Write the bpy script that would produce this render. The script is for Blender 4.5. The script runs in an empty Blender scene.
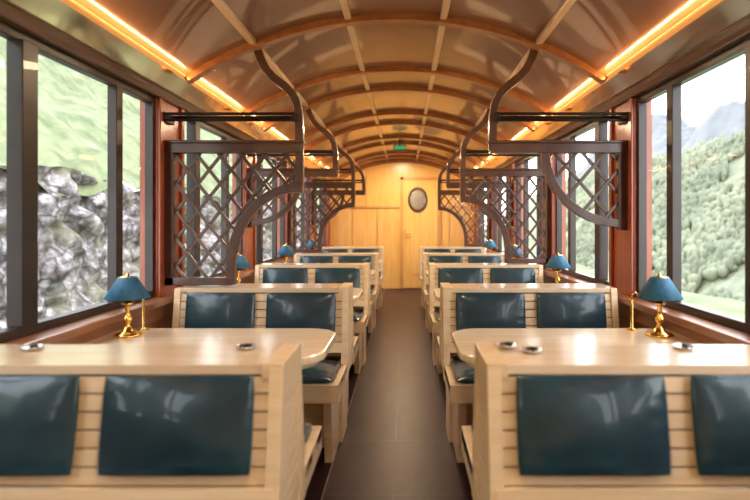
import bpy, bmesh, math, random
from mathutils import Vector, Matrix, noise
random.seed(4)
D=bpy.data; C=bpy.context
# ---------------------------------------------------------------- materials
def newmat(name):
    m=D.materials.new(name); m.use_nodes=True
    nt=m.node_tree; b=nt.nodes['Principled BSDF']; return m,nt,b
def ramp(nt,stops):
    r=nt.nodes.new('ShaderNodeValToRGB'); e=r.color_ramp.elements
    e[0].position,e[0].color=stops[0][0],(*stops[0][1],1)
    e[1].position,e[1].color=stops[-1][0],(*stops[-1][1],1)
    for p,c in stops[1:-1]:
        n=e.new(p); n.color=(*c,1)
    return r
def coords(nt,scale,kind='Object'):
    t=nt.nodes.new('ShaderNodeTexCoord'); mp=nt.nodes.new('ShaderNodeMapping')
    mp.inputs['Scale'].default_value=scale
    nt.links.new(t.outputs[kind],mp.inputs[0]); return mp
def wood(name,dark,light,scale=(2,30,30),rough=.35,coat=.3,bump=.05):
    m,nt,b=newmat(name); mp=coords(nt,scale)
    n=nt.nodes.new('ShaderNodeTexNoise'); n.inputs['Scale'].default_value=1.5; n.inputs['Detail'].default_value=6
    n.inputs['Distortion'].default_value=.6
    nt.links.new(mp.outputs[0],n.inputs[0])
    r=ramp(nt,[(.3,dark),(.7,light)]); nt.links.new(n.outputs[0],r.inputs[0])
    nt.links.new(r.outputs[0],b.inputs['Base Color'])
    b.inputs['Roughness'].default_value=rough; b.inputs['Coat Weight'].default_value=coat
    b.inputs['Coat Roughness'].default_value=.2
    bp=nt.nodes.new('ShaderNodeBump'); bp.inputs['Strength'].default_value=bump; bp.inputs['Distance'].default_value=.002
    nt.links.new(n.outputs[0],bp.inputs['Height']); nt.links.new(bp.outputs[0],b.inputs['Normal'])
    return m
def noisy(name,c1,c2,scale,rough=.5,metal=0,bump=0,bdist=.01,coat=0,detail=3,vec=(1,1,1)):
    m,nt,b=newmat(name); mp=coords(nt,vec)
    n=nt.nodes.new('ShaderNodeTexNoise'); n.inputs['Scale'].default_value=scale; n.inputs['Detail'].default_value=detail
    nt.links.new(mp.outputs[0],n.inputs[0])
    r=ramp(nt,[(.35,c1),(.65,c2)]); nt.links.new(n.outputs[0],r.inputs[0])
    nt.links.new(r.outputs[0],b.inputs['Base Color'])
    b.inputs['Roughness'].default_value=rough; b.inputs['Metallic'].default_value=metal; b.inputs['Coat Weight'].default_value=coat
    if bump:
        bp=nt.nodes.new('ShaderNodeBump'); bp.inputs['Strength'].default_value=bump; bp.inputs['Distance'].default_value=bdist
        nt.links.new(n.outputs[0],bp.inputs['Height']); nt.links.new(bp.outputs[0],b.inputs['Normal'])
    return m
def emis(name,c,s):
    m,nt,b=newmat(name); b.inputs['Base Color'].default_value=(*c,1)
    b.inputs['Emission Color'].default_value=(*c,1); b.inputs['Emission Strength'].default_value=s; return m

M_ash=wood('ash_wood',(.76,.54,.30),(.86,.66,.41),(2,28,28),.3,.4)
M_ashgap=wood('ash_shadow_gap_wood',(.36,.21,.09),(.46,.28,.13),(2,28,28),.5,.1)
M_ashtop=wood('ash_top_wood',(.74,.56,.36),(.84,.67,.46),(2,25,25),.20,.5)
M_dark=wood('walnut_lattice_wood',(.055,.021,.012),(.098,.040,.023),(6,6,6),.35,.4)
M_red=wood('mahogany',(.26,.045,.014),(.42,.085,.025),(25,25,2),.3,.5)
M_corn=wood('cornice_wood',(.10,.044,.020),(.165,.075,.034),(20,1.5,20),.3,.5)
M_panel=wood('wall_panel_wood',(.26,.10,.03),(.38,.16,.05),(20,20,2),.4,.2)
M_sill=wood('sill_wood',(.24,.085,.035),(.34,.13,.055),(25,2,25),.3,.5)
M_ceil=noisy('ceiling_lacquer',(.165,.074,.038),(.25,.115,.062),1.6,.28,0,.3,.03,.6)
M_rib=wood('rib_wood',(.24,.082,.024),(.36,.14,.045),(10,10,10),.35,.3)
M_batten=wood('batten_wood',(.48,.31,.17),(.60,.41,.25),(20,2,20),.35,.3)
M_leather=noisy('teal_leather',(.010,.036,.050),(.018,.053,.069),7,.25,0,.25,.010,.3,2)
M_shade=noisy('blue_shade_fabric',(.010,.095,.18),(.016,.13,.24),30,.55)
M_brass=noisy('brass',(.85,.50,.12),(.95,.60,.18),20,.22,1)
M_gloss=noisy('polished_brass_strip',(.86,.68,.44),(.94,.78,.54),2,.14,1,.3,.02)
M_steel=noisy('steel',(.5,.5,.5),(.6,.6,.6),20,.25,1)
M_black=noisy('black_metal',(.012,.012,.014),(.02,.02,.022),20,.4,.5)
M_frame=noisy('dark_window_frame',(.018,.010,.009),(.028,.016,.014),10,.35,0,0,0,.1)
M_end=wood('end_wall_wood',(.70,.38,.10),(.80,.48,.16),(14,14,1.5),.35,.3)
M_endtrim=wood('end_trim_wood',(.48,.24,.07),(.58,.32,.11),(14,14,1.5),.35,.3)
M_cove=emis('cove_light',(1,.50,.16),.35)
M_exit=emis('exit_green',(.02,.45,.20),.2)
M_bulb=noisy('glass_white',(.8,.8,.75),(.85,.85,.8),5,.2)

# floor material
M_floor,nt,b=newmat('floor_vinyl')
mp=coords(nt,(1,1,1)); br=nt.nodes.new('ShaderNodeTexBrick')
br.offset=.5; br.inputs['Scale'].default_value=1
br.inputs['Brick Width'].default_value=.6; br.inputs['Row Height'].default_value=.62; br.inputs['Mortar Size'].default_value=.003
br.inputs['Color1'].default_value=(.026,.012,.017,1); br.inputs['Color2'].default_value=(.033,.016,.022,1); br.inputs['Mortar'].default_value=(.07,.045,.05,1)
nt.links.new(mp.outputs[0],br.inputs[0])
mp2=coords(nt,(5,1.2,1))
n=nt.nodes.new('ShaderNodeTexNoise'); n.inputs['Scale'].default_value=2; n.inputs['Detail'].default_value=6; nt.links.new(mp2.outputs[0],n.inputs[0])
rr=ramp(nt,[(.3,(.6,.6,.6)),(.7,(1.3,1.25,1.25))]); nt.links.new(n.outputs[0],rr.inputs[0])
mx=nt.nodes.new('ShaderNodeMix'); mx.data_type='RGBA'; mx.blend_type='MULTIPLY'; mx.inputs[0].default_value=1
nt.links.new(br.outputs[0],mx.inputs[6]); nt.links.new(rr.outputs[0],mx.inputs[7]); nt.links.new(mx.outputs[2],b.inputs['Base Color'])
b.inputs['Roughness'].default_value=.36; b.inputs['Specular IOR Level'].default_value=.14; b.inputs['Specular Tint'].default_value=(1,.75,.85,1)
# glass
M_glass=D.materials.new('window_glass'); M_glass.use_nodes=True; nt=M_glass.node_tree; nt.nodes.clear()
o=nt.nodes.new('ShaderNodeOutputMaterial'); mx=nt.nodes.new('ShaderNodeMixShader'); t=nt.nodes.new('ShaderNodeBsdfTransparent'); g=nt.nodes.new('ShaderNodeBsdfGlossy')
g.inputs['Roughness'].default_value=.05; mx.inputs[0].default_value=.03
nt.links.new(t.outputs[0],mx.inputs[1]); nt.links.new(g.outputs[0],mx.inputs[2]); nt.links.new(mx.outputs[0],o.inputs[0])
# rocks
M_rock,nt,b=newmat('rock'); mp=coords(nt,(1,1,1.3))
nz=nt.nodes.new('ShaderNodeTexNoise'); nz.inputs['Scale'].default_value=2.5; nt.links.new(mp.outputs[0],nz.inputs[0])
ad=nt.nodes.new('ShaderNodeMix'); ad.data_type='RGBA'; ad.inputs[0].default_value=.3; nt.links.new(mp.outputs[0],ad.inputs[6]); nt.links.new(nz.outputs[1],ad.inputs[7])
v=nt.nodes.new('ShaderNodeTexVoronoi'); v.feature='DISTANCE_TO_EDGE'; v.inputs['Scale'].default_value=3.6; nt.links.new(ad.outputs[2],v.inputs['Vector'])
r1=ramp(nt,[(0,(.13,.11,.10)),(.10,(1,1,1))]); nt.links.new(v.outputs['Distance'],r1.inputs[0])
n3=nt.nodes.new('ShaderNodeTexNoise'); n3.inputs['Scale'].default_value=5; n3.inputs['Detail'].default_value=8; n3.inputs['Roughness'].default_value=.65; nt.links.new(mp.outputs[0],n3.inputs[0])
r2=ramp(nt,[(.36,(.06,.045,.045)),(.47,(.15,.13,.13)),(.55,(.27,.25,.26)),(.66,(.55,.53,.57))]); nt.links.new(n3.outputs[0],r2.inputs[0])
mm=nt.nodes.new('ShaderNodeMix'); mm.data_type='RGBA'; mm.blend_type='MULTIPLY'; mm.inputs[0].default_value=.8
nt.links.new(r2.outputs[0],mm.inputs[6]); nt.links.new(r1.outputs[0],mm.inputs[7])
n4=nt.nodes.new('ShaderNodeTexNoise'); n4.inputs['Scale'].default_value=1.3; n4.inputs['Detail'].default_value=5; nt.links.new(mp.outputs[0],n4.inputs[0])
r4=ramp(nt,[(.50,(0,0,0)),(.64,(.7,.7,.7))]); nt.links.new(n4.outputs[0],r4.inputs[0])
m5=nt.nodes.new('ShaderNodeMix'); m5.data_type='RGBA'; m5.inputs[7].default_value=(.13,.125,.065,1)
nt.links.new(r4.outputs[0],m5.inputs[0]); nt.links.new(mm.outputs[2],m5.inputs[6])
nt.links.new(m5.outputs[2],b.inputs['Base Color']); b.inputs['Roughness'].default_value=.9
M_grass=noisy('grass',(.075,.10,.038),(.17,.195,.095),2.6,.9,detail=14)
M_meadow=noisy('meadow_grass',(.085,.115,.045),(.17,.20,.10),.6,.9,detail=12)
M_forest=noisy('forest',(.11,.13,.08),(.19,.205,.13),.35,.95,detail=10)  # aerial haze put into the colour: paler, low-contrast greens
M_tree=noisy('hazed_tree_foliage',(.12,.14,.09),(.215,.23,.15),.06,.95,detail=8)  # foliage paled in its colour to stand in for distance haze
M_mount=noisy('hazed_mountain_rock',(.115,.125,.135),(.165,.175,.185),.02,.95,detail=10)  # haze painted into the rock colour as pale bluish grey

# ---------------------------------------------------------------- mesh builder
class MB:
    def __init__(s): s.bm=bmesh.new(); s.mats=[]
    def mi(s,m):
        if m not in s.mats: s.mats.append(m)
        return s.mats.index(m)
    def face(s,vs,m,smooth=False):
        try: f=s.bm.faces.new(vs)
        except ValueError: return
        f.material_index=s.mi(m); f.smooth=smooth
    def box(s,x0,x1,y0,y1,z0,z1,m,mat=None):
        if x0>x1: x0,x1=x1,x0
        P=[Vector((x,y,z)) for x in(x0,x1) for y in(y0,y1) for z in(z0,z1)]
        if mat is not None: P=[mat@p for p in P]
        v=[s.bm.verts.new(p) for p in P]
        for q in((0,1,3,2),(4,6,7,5),(0,4,5,1),(2,3,7,6),(0,2,6,4),(1,5,7,3)): s.face([v[i] for i in q],m)
    def rbox(s,c,size,ang,axis,m):
        h=[a/2 for a in size]
        s.box(-h[0],h[0],-h[1],h[1],-h[2],h[2],m,Matrix.Translation(c)@Matrix.Rotation(ang,4,axis))
    def prism(s,poly,a0,a1,axis,m,smooth=False):
        def mk(p,a):
            return (a,p[0],p[1]) if axis=='x' else ((p[0],a,p[1]) if axis=='y' else (p[0],p[1],a))
        A=[s.bm.verts.new(mk(p,a0)) for p in poly]; B=[s.bm.verts.new(mk(p,a1)) for p in poly]
        s.face(A,m); s.face(B[::-1],m); n=len(poly)
        for i in range(n): s.face([A[i],B[i],B[(i+1)%n],A[(i+1)%n]],m,smooth)
    def lathe(s,prof,c,m,seg=28):
        rings=[]
        for r,z in prof:
            rings.append([s.bm.verts.new((c[0]+r*math.cos(2*math.pi*k/seg),c[1]+r*math.sin(2*math.pi*k/seg),c[2]+z)) for k in range(seg)])
        for a,b2 in zip(rings,rings[1:]):
            for k in range(seg): s.face([a[k],a[(k+1)%seg],b2[(k+1)%seg],b2[k]],m,True)
        if prof[0][0]>1e-4: s.face(rings[0][::-1],m)
        if prof[-1][0]>1e-4: s.face(rings[-1],m)
    def ribbon(s,path,w,y0,y1,m):
        n=len(path); rings=[]
        for i,p in enumerate(path):
            a=Vector(path[max(i-1,0)]); b2=Vector(path[min(i+1,n-1)]); t=(b2-a).normalized(); nn=Vector((-t.y,t.x))*w/2
            p=Vector(p); q=p+nn; r=p-nn
            rings.append([s.bm.verts.new(c) for c in((q.x,y0,q.y),(q.x,y1,q.y),(r.x,y1,r.y),(r.x,y0,r.y))])
        for a,b2 in zip(rings,rings[1:]):
            for k in range(4): s.face([a[k],a[(k+1)%4],b2[(k+1)%4],b2[k]],m)
        s.face(rings[0][::-1],m); s.face(rings[-1],m)
    def tube(s,path,r,m,seg=8):
        n=len(path); rings=[]
        for i,p in enumerate(path):
            a=Vector(path[max(i-1,0)]); b2=Vector(path[min(i+1,n-1)]); t=(b2-a).normalized()
            u=t.cross(Vector((0.13,.2,1))).normalized(); w=t.cross(u)
            rings.append([s.bm.verts.new(Vector(p)+u*r*math.cos(2*math.pi*k/seg)+w*r*math.sin(2*math.pi*k/seg)) for k in range(seg)])
        for a,b2 in zip(rings,rings[1:]):
            for k in range(seg): s.face([a[k],a[(k+1)%seg],b2[(k+1)%seg],b2[k]],m,True)
        s.face(rings[0][::-1],m); s.face(rings[-1],m)
    def cushion(s,c,w,h,t,M,m,n=26):
        def P(u,v,sg):
            e=lambda a:abs(a)**9
            k=max(0,(1-e(u)))*max(0,(1-e(v)))
            d=t*(.45+.55*(1-u*u)*(1-v*v))*k**.45
            d+= .003*noise.noise(Vector((u*2.6+c[0]*7,v*2.0,c[1]*3+c[2])))*k
            ed=max(abs(u),abs(v))
            d+= .003*math.sin((u if abs(v)>abs(u) else v)*17+c[0]*9)*max(0,(ed-.6)/.4)*k
            rr=1-.02*(abs(u)*abs(v))**4
            return M@Vector((u*w/2*rr,sg*d/2,v*h/2*rr))
        g={}
        for sg in(-1,1):
            for i in range(n+1):
                for j in range(n+1):
                    u=math.sin((2*i/n-1)*math.pi/2); v=math.sin((2*j/n-1)*math.pi/2)
                    if sg==1 and (i in(0,n) or j in(0,n)): g[sg,i,j]=g[-1,i,j]
                    else: g[sg,i,j]=s.bm.verts.new(P(u,v,sg))
        for sg in(-1,1):
            for i in range(n):
                for j in range(n):
                    q=[g[sg,i,j],g[sg,i+1,j],g[sg,i+1,j+1],g[sg,i,j+1]]
                    s.face(q if sg==-1 else q[::-1],m,True)
    def done(s,name,bevel=0,loc=(0,0,0),parent=None):
        bmesh.ops.recalc_face_normals(s.bm,faces=s.bm.faces[:])
        me=D.meshes.new(name); s.bm.to_mesh(me); s.bm.free()
        for m in s.mats: me.materials.append(m)
        o=D.objects.new(name,me); C.collection.objects.link(o); o.location=loc
        if bevel:
            b=o.modifiers.new('bevel','BEVEL'); b.width=bevel; b.segments=2; b.limit_method='ANGLE'; b.angle_limit=math.radians(50)
        if parent: o.parent=parent
        return o
def inst(o,name,loc,sx=1,rz=0):
    p=D.objects.new(name,o.data); C.collection.objects.link(p); p.location=loc; p.rotation_euler[2]=rz
    for md in o.modifiers:
        n=p.modifiers.new(md.name,md.type); n.width=md.width; n.segments=md.segments; n.limit_method=md.limit_method; n.angle_limit=md.angle_limit
    return p

# ---------------------------------------------------------------- constants
Y0,Y1=-1.6,10.2
GAP=.26; BL=.94
ROWS=[1.54+1.65*k for k in range(5)]
PILL=[3.25+1.65*k for k in range(-3,5)]
SILL,WTOP=.79,1.88
HX,HS,HP=1.15,1.995,2.34
SAG=HP-HS; R=(HX*HX+SAG*SAG)/(2*SAG)
def cz(x): return HP-(R-math.sqrt(R*R-x*x))

# ---------------------------------------------------------------- shell
mb=MB(); mb.box(-1.42,1.42,Y0,Y1+.1,-.12,0,M_floor)
floor=mb.done('floor')
mb=MB()
mb.box(-.314,-.306,Y0,Y1,0,.003,M_steel)
mb.done('trim_1')
mb=MB(); N=40
pts=[(-HX+2*HX*i/N) for i in range(N+1)]
poly=[(x,cz(x)) for x in pts]+[(x,cz(x)+.06) for x in reversed(pts)]
A=[mb.bm.verts.new((p[0],Y0,p[1])) for p in poly]; B=[mb.bm.verts.new((p[0],Y1+.1,p[1])) for p in poly]
n=len(poly)
for i in range(n): mb.face([A[i],B[i],B[(i+1)%n],A[(i+1)%n]],M_ceil,True)
for s in(-1,1): mb.box(s*1.10,s*1.40,Y0,Y1+.1,2.075,2.12,M_corn)
mb.done('ceiling')
mb=MB()
ry=[]
for k in range(-2,5):
    for off in(0,1.05): 
        if off and k<0: continue
        y=3.1+1.65*k+off
        if Y0<y<Y1-.1: ry.append(y)
for y in ry:
    P=[(x,cz(x)-.015) for x in pts]
    mb.ribbon(P,.045,y-.03,y+.03,M_rib)
mb.done('trim_2',.004)
mb=MB()
for x in(-.78,-.26,.26,.78):
    mb.box(x-.018,x+.018,Y0,Y1,cz(x)-.022,cz(x)+.005,M_batten)
mb.done('trim_3',.003)
for s,nm in((-1,'left'),(1,'right')):
    mb=MB()
    mb.prism([(s*1.40,WTOP),(s*1.28,WTOP),(s*1.27,WTOP+.02),(s*1.255,1.915),(s*1.24,1.915),(s*1.24,1.94),(s*1.26,2.075),(s*1.40,2.075)],Y0,Y1,'y',M_corn)
    mb.done('trim_4',.003)
    mb=MB()
    mb.prism([(s*1.245,1.920),(s*1.237,1.920),(s*1.190,2.025),(s*1.190,2.06),(s*1.22,2.06)],Y0,Y1,'y',M_gloss)
    mb.done('trim_5')
    mb=MB()
    mb.prism([(s*1.188,2.014),(s*1.178,2.009),(s*1.15,1.990),(s*1.142,1.995),(s*1.15,2.04),(s*1.18,2.045)],Y0,Y1,'y',M_cove)
    mb.done('cove_light')
    mb=MB()
    a,b_=sorted((s*1.30,s*1.40))
    mb.box(a,b_,Y0,Y1,0,SILL-.03,M_panel)
    for p in PILL:
        if p+.17<Y1: mb.box(a,b_,p-.17,p+.17,SILL-.03,WTOP,M_red)
    mb.box(a,b_,Y0,Y0+.3,SILL-.03,WTOP,M_panel)
    mb.box(a,b_,Y1-.08,Y1,SILL-.03,WTOP,M_red)
    for p in PILL:
        if p+.17<Y1:
            for yy in(p-.15,p+.15): mb.box(s*1.285,s*1.30,yy-.02,yy+.02,SILL,WTOP,M_red)
    mb.done('wall_'+nm,.004)
    mb=MB()
    mb.box(s*1.225,s*1.40,Y0,Y1,SILL-.035,SILL,M_sill)
    mb.box(s*1.27,s*1.30,Y0,Y1,SILL-.12,SILL-.035,M_sill)
    mb.done('trim_6',.006)
    mb=MB()
    mb.box(s*1.285,s*1.30,Y0,Y1,0,.1,M_dark)
    mb.done('baseboard_'+nm,.004)
wn=1
for s in(-1,1):
    for i,p in enumerate(PILL+[Y1+.09]):
        y1=p-.17; y0=(PILL[i-1]+.17) if i>0 else Y0+.3
        if y1-y0<.3: continue
        mb=MB(); a,b_=s*1.315,s*1.36
        mb.box(a,b_,y0,y1,SILL,SILL+.035,M_frame); mb.box(a,b_,y0,y1,WTOP-.035,WTOP,M_frame)
        mb.box(a,b_,y0,y0+.025,SILL+.035,WTOP-.03,M_frame); mb.box(a,b_,y1-.025,y1,SILL+.035,WTOP-.03,M_frame)
        if p-.55>y0+.1: mb.box(a,b_,p-.58,p-.52,SILL+.035,WTOP-.03,M_frame)
        if p-1.23>y0+.05 : mb.box(s*1.305,s*1.365,p-1.25,p-1.165,SILL+.035,WTOP-.03,M_frame)
        mb.box(s*1.342-.003,s*1.342+.003,y0+.02,y1-.02,SILL+.03,WTOP-.03,M_glass)
        mb.done('window_%d'%wn,.003); wn+=1
def endpoly():
    P=[(x,cz(x)+.03) for x in pts]
    return [(-1.4,0),(1.4,0),(1.4,2.08),(HX,2.08)]+[q for q in reversed(P)]+[(-HX,2.08),(-1.4,2.08)]
mb=MB(); mb.prism(endpoly(),Y1,Y1+.1,'y',M_end); 
mb.done('wall_end')
mb=MB(); mb.prism(endpoly(),Y0-.1,Y0,'y',M_end); mb.done('wall_back')
mb=MB()
mb.box(-1.3,-.04,Y1-.02,Y1,1.45,1.49,M_endtrim)
for x in(-.9,-.45): mb.box(x-.008,x+.008,Y1-.01,Y1,.1,1.45,M_endtrim)
for x in(-.65,.85): mb.box(x-.008,x+.008,Y1-.01,Y1,1.49 if x<0 else .1,2.05,M_endtrim)
mb.box(.70,1.3,Y1-.02,Y1,1.45,1.49,M_endtrim)
P=[(x,cz(x)-.03) for x in pts]; mb.ribbon(P,.07,Y1-.04,Y1,M_rib)
mb.done('trim_7',.003)
mb=MB(); dx0,dx1,dz=.02,.64,1.96; e=.001
mb.box(dx0,dx1,Y1-.035,Y1-e,0.01,dz,M_end)
for a,b_ in((dx0-.05,dx0),(dx1,dx1+.05)): mb.box(a,b_,Y1-.055,Y1-e,0.001,dz+.05,M_endtrim)
mb.box(dx0-.05,dx1+.05,Y1-.055,Y1-e,dz,dz+.05,M_endtrim)
cx=(dx0+dx1)/2-.05
for r0,m,yy in((1.0,M_dark,.05),(.78,M_steel,.054)):
    mb.prism([(cx+.18*r0*math.cos(t*math.pi/16),1.60+.23*r0*math.sin(t*math.pi/16)) for t in range(32)],Y1-yy,Y1-.03,'y',m)
mb.box(dx0+.04,dx0+.06,Y1-.09,Y1-.03,.93,1.07,M_brass); mb.box(dx0+.04,dx0+.14,Y1-.10,Y1-.08,.99,1.01,M_brass)
mb.box(dx0+.12,dx1-.12,Y1-.042,Y1-.03,.25,.9,M_end)
mb.done('door_1',.004)

# ---------------------------------------------------------------- bench
def make_bench():
    mb=MB()
    T=.115
    top=.84
    tilt=math.atan2(.06,.36)
    mb.box(0,BL,-T-.005,T+.005,top-.024,top,M_ashtop)
    mb.box(-.004,.05,-T-.01,T+.01,top-.032,top+.004,M_ash)
    for s in(-1,1):
        F=lambda zc,o: s*(T+(top-zc)*math.tan(tilt)+o)
        z=.51
        while z<.80:
            zc=z+.0205
            mb.rbox((BL/2,F(zc,-.014),zc),(BL-.02,.022,.039),s*tilt,'X',M_ash)
            z+=.0430
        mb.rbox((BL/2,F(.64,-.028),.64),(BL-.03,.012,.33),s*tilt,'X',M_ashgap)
        for xx in(.014,BL-.014):
            mb.rbox((xx,F(.64,-.006),.64),(.034,.03,.40),s*tilt,'X',M_ash)
        for xc in(.065+.187,.50+.187):
            Mx=Matrix.Translation((xc,F(.700,.012),.700))@Matrix.Rotation(s*tilt,4,'X')
            mb.cushion((xc,s,.7),.375,.240,.06,Mx,M_leather)
        mb.rbox((BL/2,F(.525,-.002),.525),(BL-.02,.03,.05),s*tilt,'X',M_ash)
        mb.box(.0,BL,min(s*.15,s*.56),max(s*.15,s*.56),.40,.435,M_ash)
        mb.box(.0,BL,min(s*.535,s*.565),max(s*.535,s*.565),.355,.44,M_ash)
        mb.box(.0,.03,min(s*.15,s*.54),max(s*.15,s*.54),.355,.44,M_ash)
        for xc in(.245,.70):
            Mx=Matrix.Translation((xc,s*.365,.452))@Matrix.Rotation(math.pi/2,4,'X')
            mb.cushion((xc,s,.45),.43,.37,.075,Mx,M_leather)
        for xa in(.05,BL-.09):
            mb.prism([(s*.12,0),(s*.38,0),(s*.45,.36),(s*.12,.36)],xa,xa+.04,'x',M_ash)
        mb.box(.09,BL-.09,min(s*.32,s*.34),max(s*.32,s*.34),0.06,.36,M_ash)
    for x0,x1 in((-.004,.026),(BL-.03,BL)):
        for s in(-1,1):
            mb.prism([(s*(T+.005),top-.03),(s*(T-.04),top-.03),(s*.14,.36),(s*.205,.36)],x0,x1,'x',M_ash)
        mb.box(x0,x1,-T+.03,T-.03,top-.09,top-.03,M_ash)
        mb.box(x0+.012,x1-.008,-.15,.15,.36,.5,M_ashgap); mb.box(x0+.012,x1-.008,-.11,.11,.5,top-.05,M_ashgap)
        z=.37
        while z<top-.1:
            hw=.165-(z-.36)*.15
            mb.box(x0+.006,x1-.004,-hw,hw,z,z+.038,M_ash); z+=.0430
    mb.box(.03,.07,-.12,.12,0,.40,M_ash)
    mb.box(BL-.07,BL-.03,-.12,.12,0,.40,M_ash)
    return mb
bench=make_bench().done('dining_bench',.004,loc=(GAP,ROWS[0],0))
for i,y in enumerate(ROWS):
    if i>0: inst(bench,'dining_bench',(GAP,y,0))
    inst(bench,'dining_bench',(-GAP,y,0),rz=math.pi)

# ---------------------------------------------------------------- tables
TB=.70
def make_table():
    mb=MB(); L=1.03; W=.30; r=.14
    P=[(L,-W),(L,W)]
    for t in range(0,9): a=math.pi/2+t*math.pi/16; P.append((r+r*math.cos(a),W-r+r*math.sin(a)))
    for t in range(0,9): a=math.pi+t*math.pi/16; P.append((r+r*math.cos(a),-W+r+r*math.sin(a)))
    mb.prism(P,TB-.032,TB,'z',M_ashtop)
    Q=[(x*.94+.03,y*.9) for x,y in P]; mb.prism(Q,TB-.055,TB-.032,'z',M_ash)
    mb.box(.35,.42,-.10,.10,.04,TB-.055,M_ash); mb.box(.25,.52,-.16,.16,0,.04,M_ash)
    return mb
table=make_table().done('dining_table',.006,loc=(GAP,ROWS[0]+.82,0))
TY=[y+.82 for y in ROWS[:-1]]
for i,y in enumerate(TY):
    if i>0: inst(table,'dining_table',(GAP,y,0))
    inst(table,'dining_table',(-GAP,y,0),rz=math.pi)
# ---------------------------------------------------------------- lamps
def make_lamp():
    mb=MB(); c=(0,0,0)
    mb.lathe([(0,0),(.058,0),(.060,.006),(.054,.012),(.036,.016),(.024,.024),(.020,.034),(.013,.040),(.012,.06),(.019,.066),(.021,.075),(.013,.084),(.010,.10),(.010,.135),(.024,.14),(.024,.146),(.010,.15),(.008,.17),(0,.17)],c,M_brass)
    mb.lathe([(.0,.165),(.014,.165),(.016,.19),(.010,.22),(0,.225)],c,M_bulb)
    mb.lathe([(.092,.165),(.094,.168),(.040,.256),(.037,.258),(.036,.256),(.090,.166),(.092,.165)],c,M_shade)
    mb.lathe([(0,.256),(.037,.256),(.037,.260),(.008,.262),(.006,.274),(0,.276)],c,M_brass)
    for a in(0,2.1,4.2): mb.tube([(.012*math.cos(a),.012*math.sin(a),.145),(.05*math.cos(a),.05*math.sin(a),.185),(.060*math.cos(a),.060*math.sin(a),.212)],.0025,M_brass,6)
    return mb
lamp=None
for y in TY:
    for s in(-1,1):
        loc=(s*1.17,y+.12,TB)
        if lamp is None: lamp=make_lamp().done('table_lamp',0,loc=loc)
        else: inst(lamp,'table_lamp',loc)
def make_holder():
    mb=MB()
    mb.lathe([(0,0),(.025,0),(.025,.006),(.006,.01),(.005,.14),(.0,.145)],(0,0,0),M_brass)
    mb.tube([(0,0,.14),(0,.0,.165),(.018,0,.175),(.028,0,.16)],.003,M_brass,6)
    return mb
h=make_holder().done('brass_menu_stand',0,loc=(-1.16,TY[0]+.25,TB))
inst(h,'brass_menu_stand',(1.10,TY[0]+.25,TB))
def make_dish():
    mb=MB()
    mb.lathe([(0,0),(.022,0),(.028,.005),(.029,.009),(.027,.008),(.021,.004),(0,.004)],(0,0,0),M_steel)
    mb.lathe([(0,.004),(.010,.004),(.012,.010),(.006,.014),(0,.015)],(0.004,0,0),M_black,16)
    return mb
d=None
for x,y,z in((-.40,1.60,.841),(-1.0,1.59,.841),(.34,1.60,.8455),(.40,1.56,.841),(.84,1.60,.841),(.62,2.10,.701),(1.10,1.60,.841)):
    if d is None: d=make_dish().done('pewter_dish',0,loc=(x,y,z))
    else: inst(d,'pewter_dish',(x,y,z))

# ---------------------------------------------------------------- partitions
def arcpts(cx,cz_,rx,rz,a0,a1,n=20): return [(cx+rx*math.cos(a0+(a1-a0)*i/n),cz_+rz*math.sin(a0+(a1-a0)*i/n)) for i in range(n+1)]
def lattice(mb,inside,x0,x1,z0,z1,pitch,slope,m,sx):
    for sg,yy in((1,0),(-1,.012)):
        for k in range(-40,60):
            seg=[];cur=None
            n=240
            for i in range(n+1):
                x=x0+(x1-x0)*i/n; z=z0+sg*slope*(x-x0)+k*pitch*slope
                if inside(x,z):
                    if cur is None: cur=[(x,z),(x,z)]
                    cur[1]=(x,z)
                elif cur is not None: seg.append(cur); cur=None
            if cur: seg.append(cur)
            for a,b2 in seg:
                if math.dist(a,b2)>.03: mb.ribbon([(sx*a[0],a[1]),(sx*b2[0],b2[1])],.019,yy-.006,yy+.006,m)
def make_partition(sx,full):
    mb=MB(); y0,y1=-.022,.022
    X=lambda P:[(sx*p[0],p[1]) for p in P]
    S=[(.785,cz(.785)-.005),(.765,2.12),(.735,2.06),(.69,2.01),(.63,1.965),(.585,1.92),(.56,1.87),(.548,1.80),(.545,1.70),(.545,1.60)]
    if full: S+= [(.545,1.40)]
    mb.ribbon(X(S),.045,y0,y1,M_dark)
    mb.box(sx*.53,sx*1.3,-.03,.03,1.585,1.64,M_dark)
    mb.box(sx*.515,sx*1.3,-.04,.04,1.64,1.655,M_dark)
    mb.box(sx*1.25,sx*1.3,-.025,.025,.84 if full else 1.15,1.59,M_dark)
    for zz,yy in((1.765,-.05),(1.80,-.05),(1.80,.06)):
        mb.tube([(sx*.56,yy,zz),(sx*1.3,yy,zz)],.009,M_black)
    for xx in(.56,1.28): mb.box(sx*xx,sx*(xx+.015),-.06,.07,1.755,1.81,M_black)
    if full:
        A=arcpts(.55,.95,.38,.44,0,math.pi/2)
        A=[(.93,.845)]+A
        mb.ribbon(X(A),.050,y0,y1,M_dark)
        mb.box(sx*.525,sx*.60,-.025,.025,1.365,1.42,M_dark)
        mb.box(sx*.92,sx*1.3,-.025,.025,.842,.885,M_dark)
        def ins(x,z):
            if not(.56<x<1.26 and .87<z<1.59): return False
            if x>.93: return True
            if z<.95: return False
            return ((x-.55)/.38)**2+((z-.95)/.44)**2>1
        lattice(mb,ins,.56,1.26,.87,1.59,.125,1.25,M_dark,sx)
    else:
        A=arcpts(1.27,1.60,.43,.41,math.pi,math.pi*1.5)
        mb.ribbon(X(A),.046,y0,y1,M_dark)
        def ins(x,z): return x<1.26 and z<1.59 and ((x-1.27)/.43)**2+((z-1.60)/.41)**2<1
        lattice(mb,ins,.80,1.27,1.15,1.6,.16,1.15,M_dark,sx)
    return mb
cache={}
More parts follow.
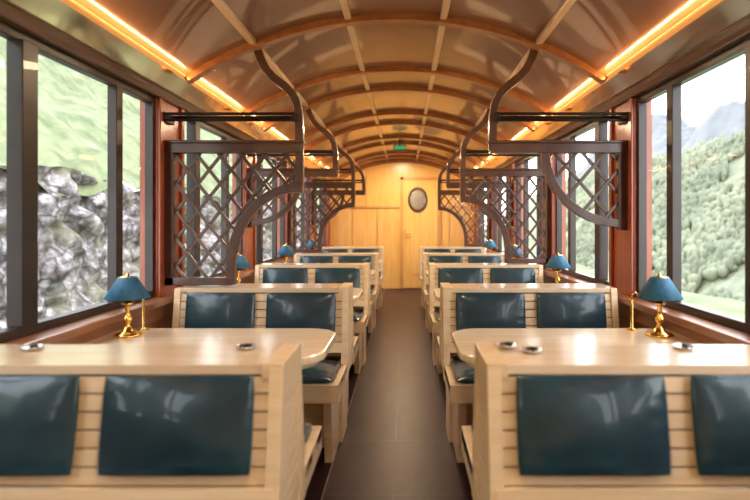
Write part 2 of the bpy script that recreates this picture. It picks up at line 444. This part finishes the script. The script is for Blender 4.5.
for k in range(1,5):
    y=ROWS[k]+.0
    for sx in(-1,1):
        full=(k%2==1)==(sx==-1)
        key=(sx,full)
        if key not in cache: cache[key]=make_partition(sx,full).done('lattice_partition',.003,loc=(0,y,0.003))
        else: inst(cache[key],'lattice_partition',(0,y,0.003))
mb=MB(); mb.box(-.085,.085,-.015,.015,2.17,2.235,M_black); mb.box(-.075,.075,-.018,-.015,2.18,2.225,M_exit); mb.box(-.01,.01,-.01,.01,2.235,cz(0)+.005,M_black)
mb.done('exit_sign',0,loc=(-.02,7.6,0))

# ---------------------------------------------------------------- exterior
def grid(name,fn,nu,nv,mat):
    me=D.meshes.new(name); vs=[];fs=[]
    for i in range(nu+1):
        for j in range(nv+1): vs.append(fn(i/nu,j/nv))
    for i in range(nu):
        for j in range(nv):
            a=i*(nv+1)+j; fs.append((a,a+1,a+nv+2,a+nv+1))
    me.from_pydata(vs,[],fs); me.materials.append(mat); me.polygons.foreach_set('use_smooth',[True]*len(fs))
    o=D.objects.new(name,me); C.collection.objects.link(o); return o
def nf(x,y,z,o=4): return noise.fractal(Vector((x,y,z)),1,2,o)
GZ=-1.0
def meadow(u,v):
    x=-6+u*48; y=-60+v*460
    return (x,y,GZ-.55*max(0,x-9)+(.12*nf(x*.5,y*.5,0) if x>3 else 0))
grid('meadow_ground',meadow,64,500,M_meadow)
def rw(u,v):
    y=-4+u*50; z=GZ-.1+v*(3.05+.25*nf(y*.4,0,0))
    vo=noise.voronoi(Vector((0,y*1.6,z*2.0)))[0]; d=min(.25,(vo[1]-vo[0])*.5)
    return (-5.2-.25*v+d+.12*nf(0,y*2,z*2),y,z)
grid('stone_retaining_wall',rw,420,50,M_rock)
def hill(x,y): 
    u=(-5.25-x)/30
    return 1.75+23*u+.5*nf(u*12,y*.25,0)
grid('grass_hillside',lambda u,v:(-5.25-30*u,-20+v*120,hill(-5.25-30*u,-20+v*120)+.3*nf(u*60,v*160,3)),90,240,M_grass)
def fh(x,y):
    return -24+.80*(x-36)-.0014*max(0,x-36)**2+3*nf(x*.02,y*.02,1)
def forest(u,v):
    y=-40+v*480; x=36+u*80
    return (x,y,fh(x,y)+.8*nf(x*.25,y*.25,2,3))
grid('forest_hillside',forest,60,320,M_forest)
mb=MB()
base=bmesh.new(); bmesh.ops.create_icosphere(base,subdivisions=1,radius=1)
BV=[v.co.copy() for v in base.verts]; BF=[[v.index for v in f.verts] for f in base.faces]; base.free()
for i in range(15000):
    x=37+78*random.random(); y=x*1.3+random.random()*(x*1.9+30)
    if nf(x*.03,y*.03,9)<-.3: continue
    z=fh(x,y)-.2; hh=random.uniform(.7,1.7); rad=hh*random.uniform(.6,.85); con=random.random()<.3
    if con: hh*=1.4; rad*=.6
    vs=[]
    for q in BV:
        k=(1-.75*max(0,q.z)) if con else 1
        j=1+random.uniform(-.2,.2)
        vs.append(mb.bm.verts.new((x+q.x*rad*k*j,y+q.y*rad*k*j,z+hh+q.z*hh*j)))
    for f in BF: mb.face([vs[a] for a in f],M_tree,True)
mb.done('woodland')
def mount(u,v):
    y=100+v*1500; x=330+u*250
    h=(178+.06*max(0,700-y))*math.sin(min(1,u*1.15)*math.pi/2)*(.95+.55*nf(x*.006,y*.006,5,6))
    return (x,y,-5+h)
grid('mountain_range',mount,80,360,M_mount)

# ---------------------------------------------------------------- light
w=D.worlds.new('sky'); C.scene.world=w; w.use_nodes=True; nt=w.node_tree; bg=nt.nodes['Background']
tc=nt.nodes.new('ShaderNodeTexCoord'); sp=nt.nodes.new('ShaderNodeSeparateXYZ'); nt.links.new(tc.outputs['Generated'],sp.inputs[0])
r=ramp(nt,[(0,(1,.98,.96)),(.6,(.85,.91,1.0))]); nt.links.new(sp.outputs[2],r.inputs[0]); nt.links.new(r.outputs[0],bg.inputs[0])
bg.inputs[1].default_value=3.5
def light(name,kind,loc,energy,color=(1,1,1),rot=(0,0,0),**k):
    l=D.lights.new(name,kind); l.energy=energy; l.color=color
    for a,v_ in k.items(): setattr(l,a,v_)
    o=D.objects.new(name,l); C.collection.objects.link(o); o.location=loc; o.rotation_euler=rot; return o
light('sun','SUN',(0,0,20),1.5,(1,.95,.88),(math.radians(-35),math.radians(30),0),angle=math.radians(25))
for i,y in enumerate((.8,3.95,6.4,9.2)):
    light('ceiling_fill','AREA',(0,y,2.30),(10,12,18,32)[i],(1,.74,.46),shape='DISK',size=.25)  # warm fill added to brighten the interior, no lamp fitting there
for s in(-1,1):
    light('cove_lamp','AREA',(s*1.135,4.3,1.98),17,(1,.54,.20),(0,math.radians(180-s*55) ,0),shape='RECTANGLE',size=.015,size_y=11.5)

# ---------------------------------------------------------------- camera
cam=D.cameras.new('camera'); co=D.objects.new('camera',cam); C.collection.objects.link(co)
co.location=(.05,0,1.2); co.rotation_euler=(math.pi/2,0,0)
cam.sensor_width=36; cam.lens=27.07; cam.shift_x=-.04; cam.shift_y=-.0373; cam.clip_end=3000; cam.clip_start=.05
cam.dof.use_dof=True; cam.dof.focus_distance=3.6; cam.dof.aperture_fstop=1.8
C.scene.camera=co
C.scene.view_settings.view_transform='Standard'
C.scene.view_settings.exposure=.80
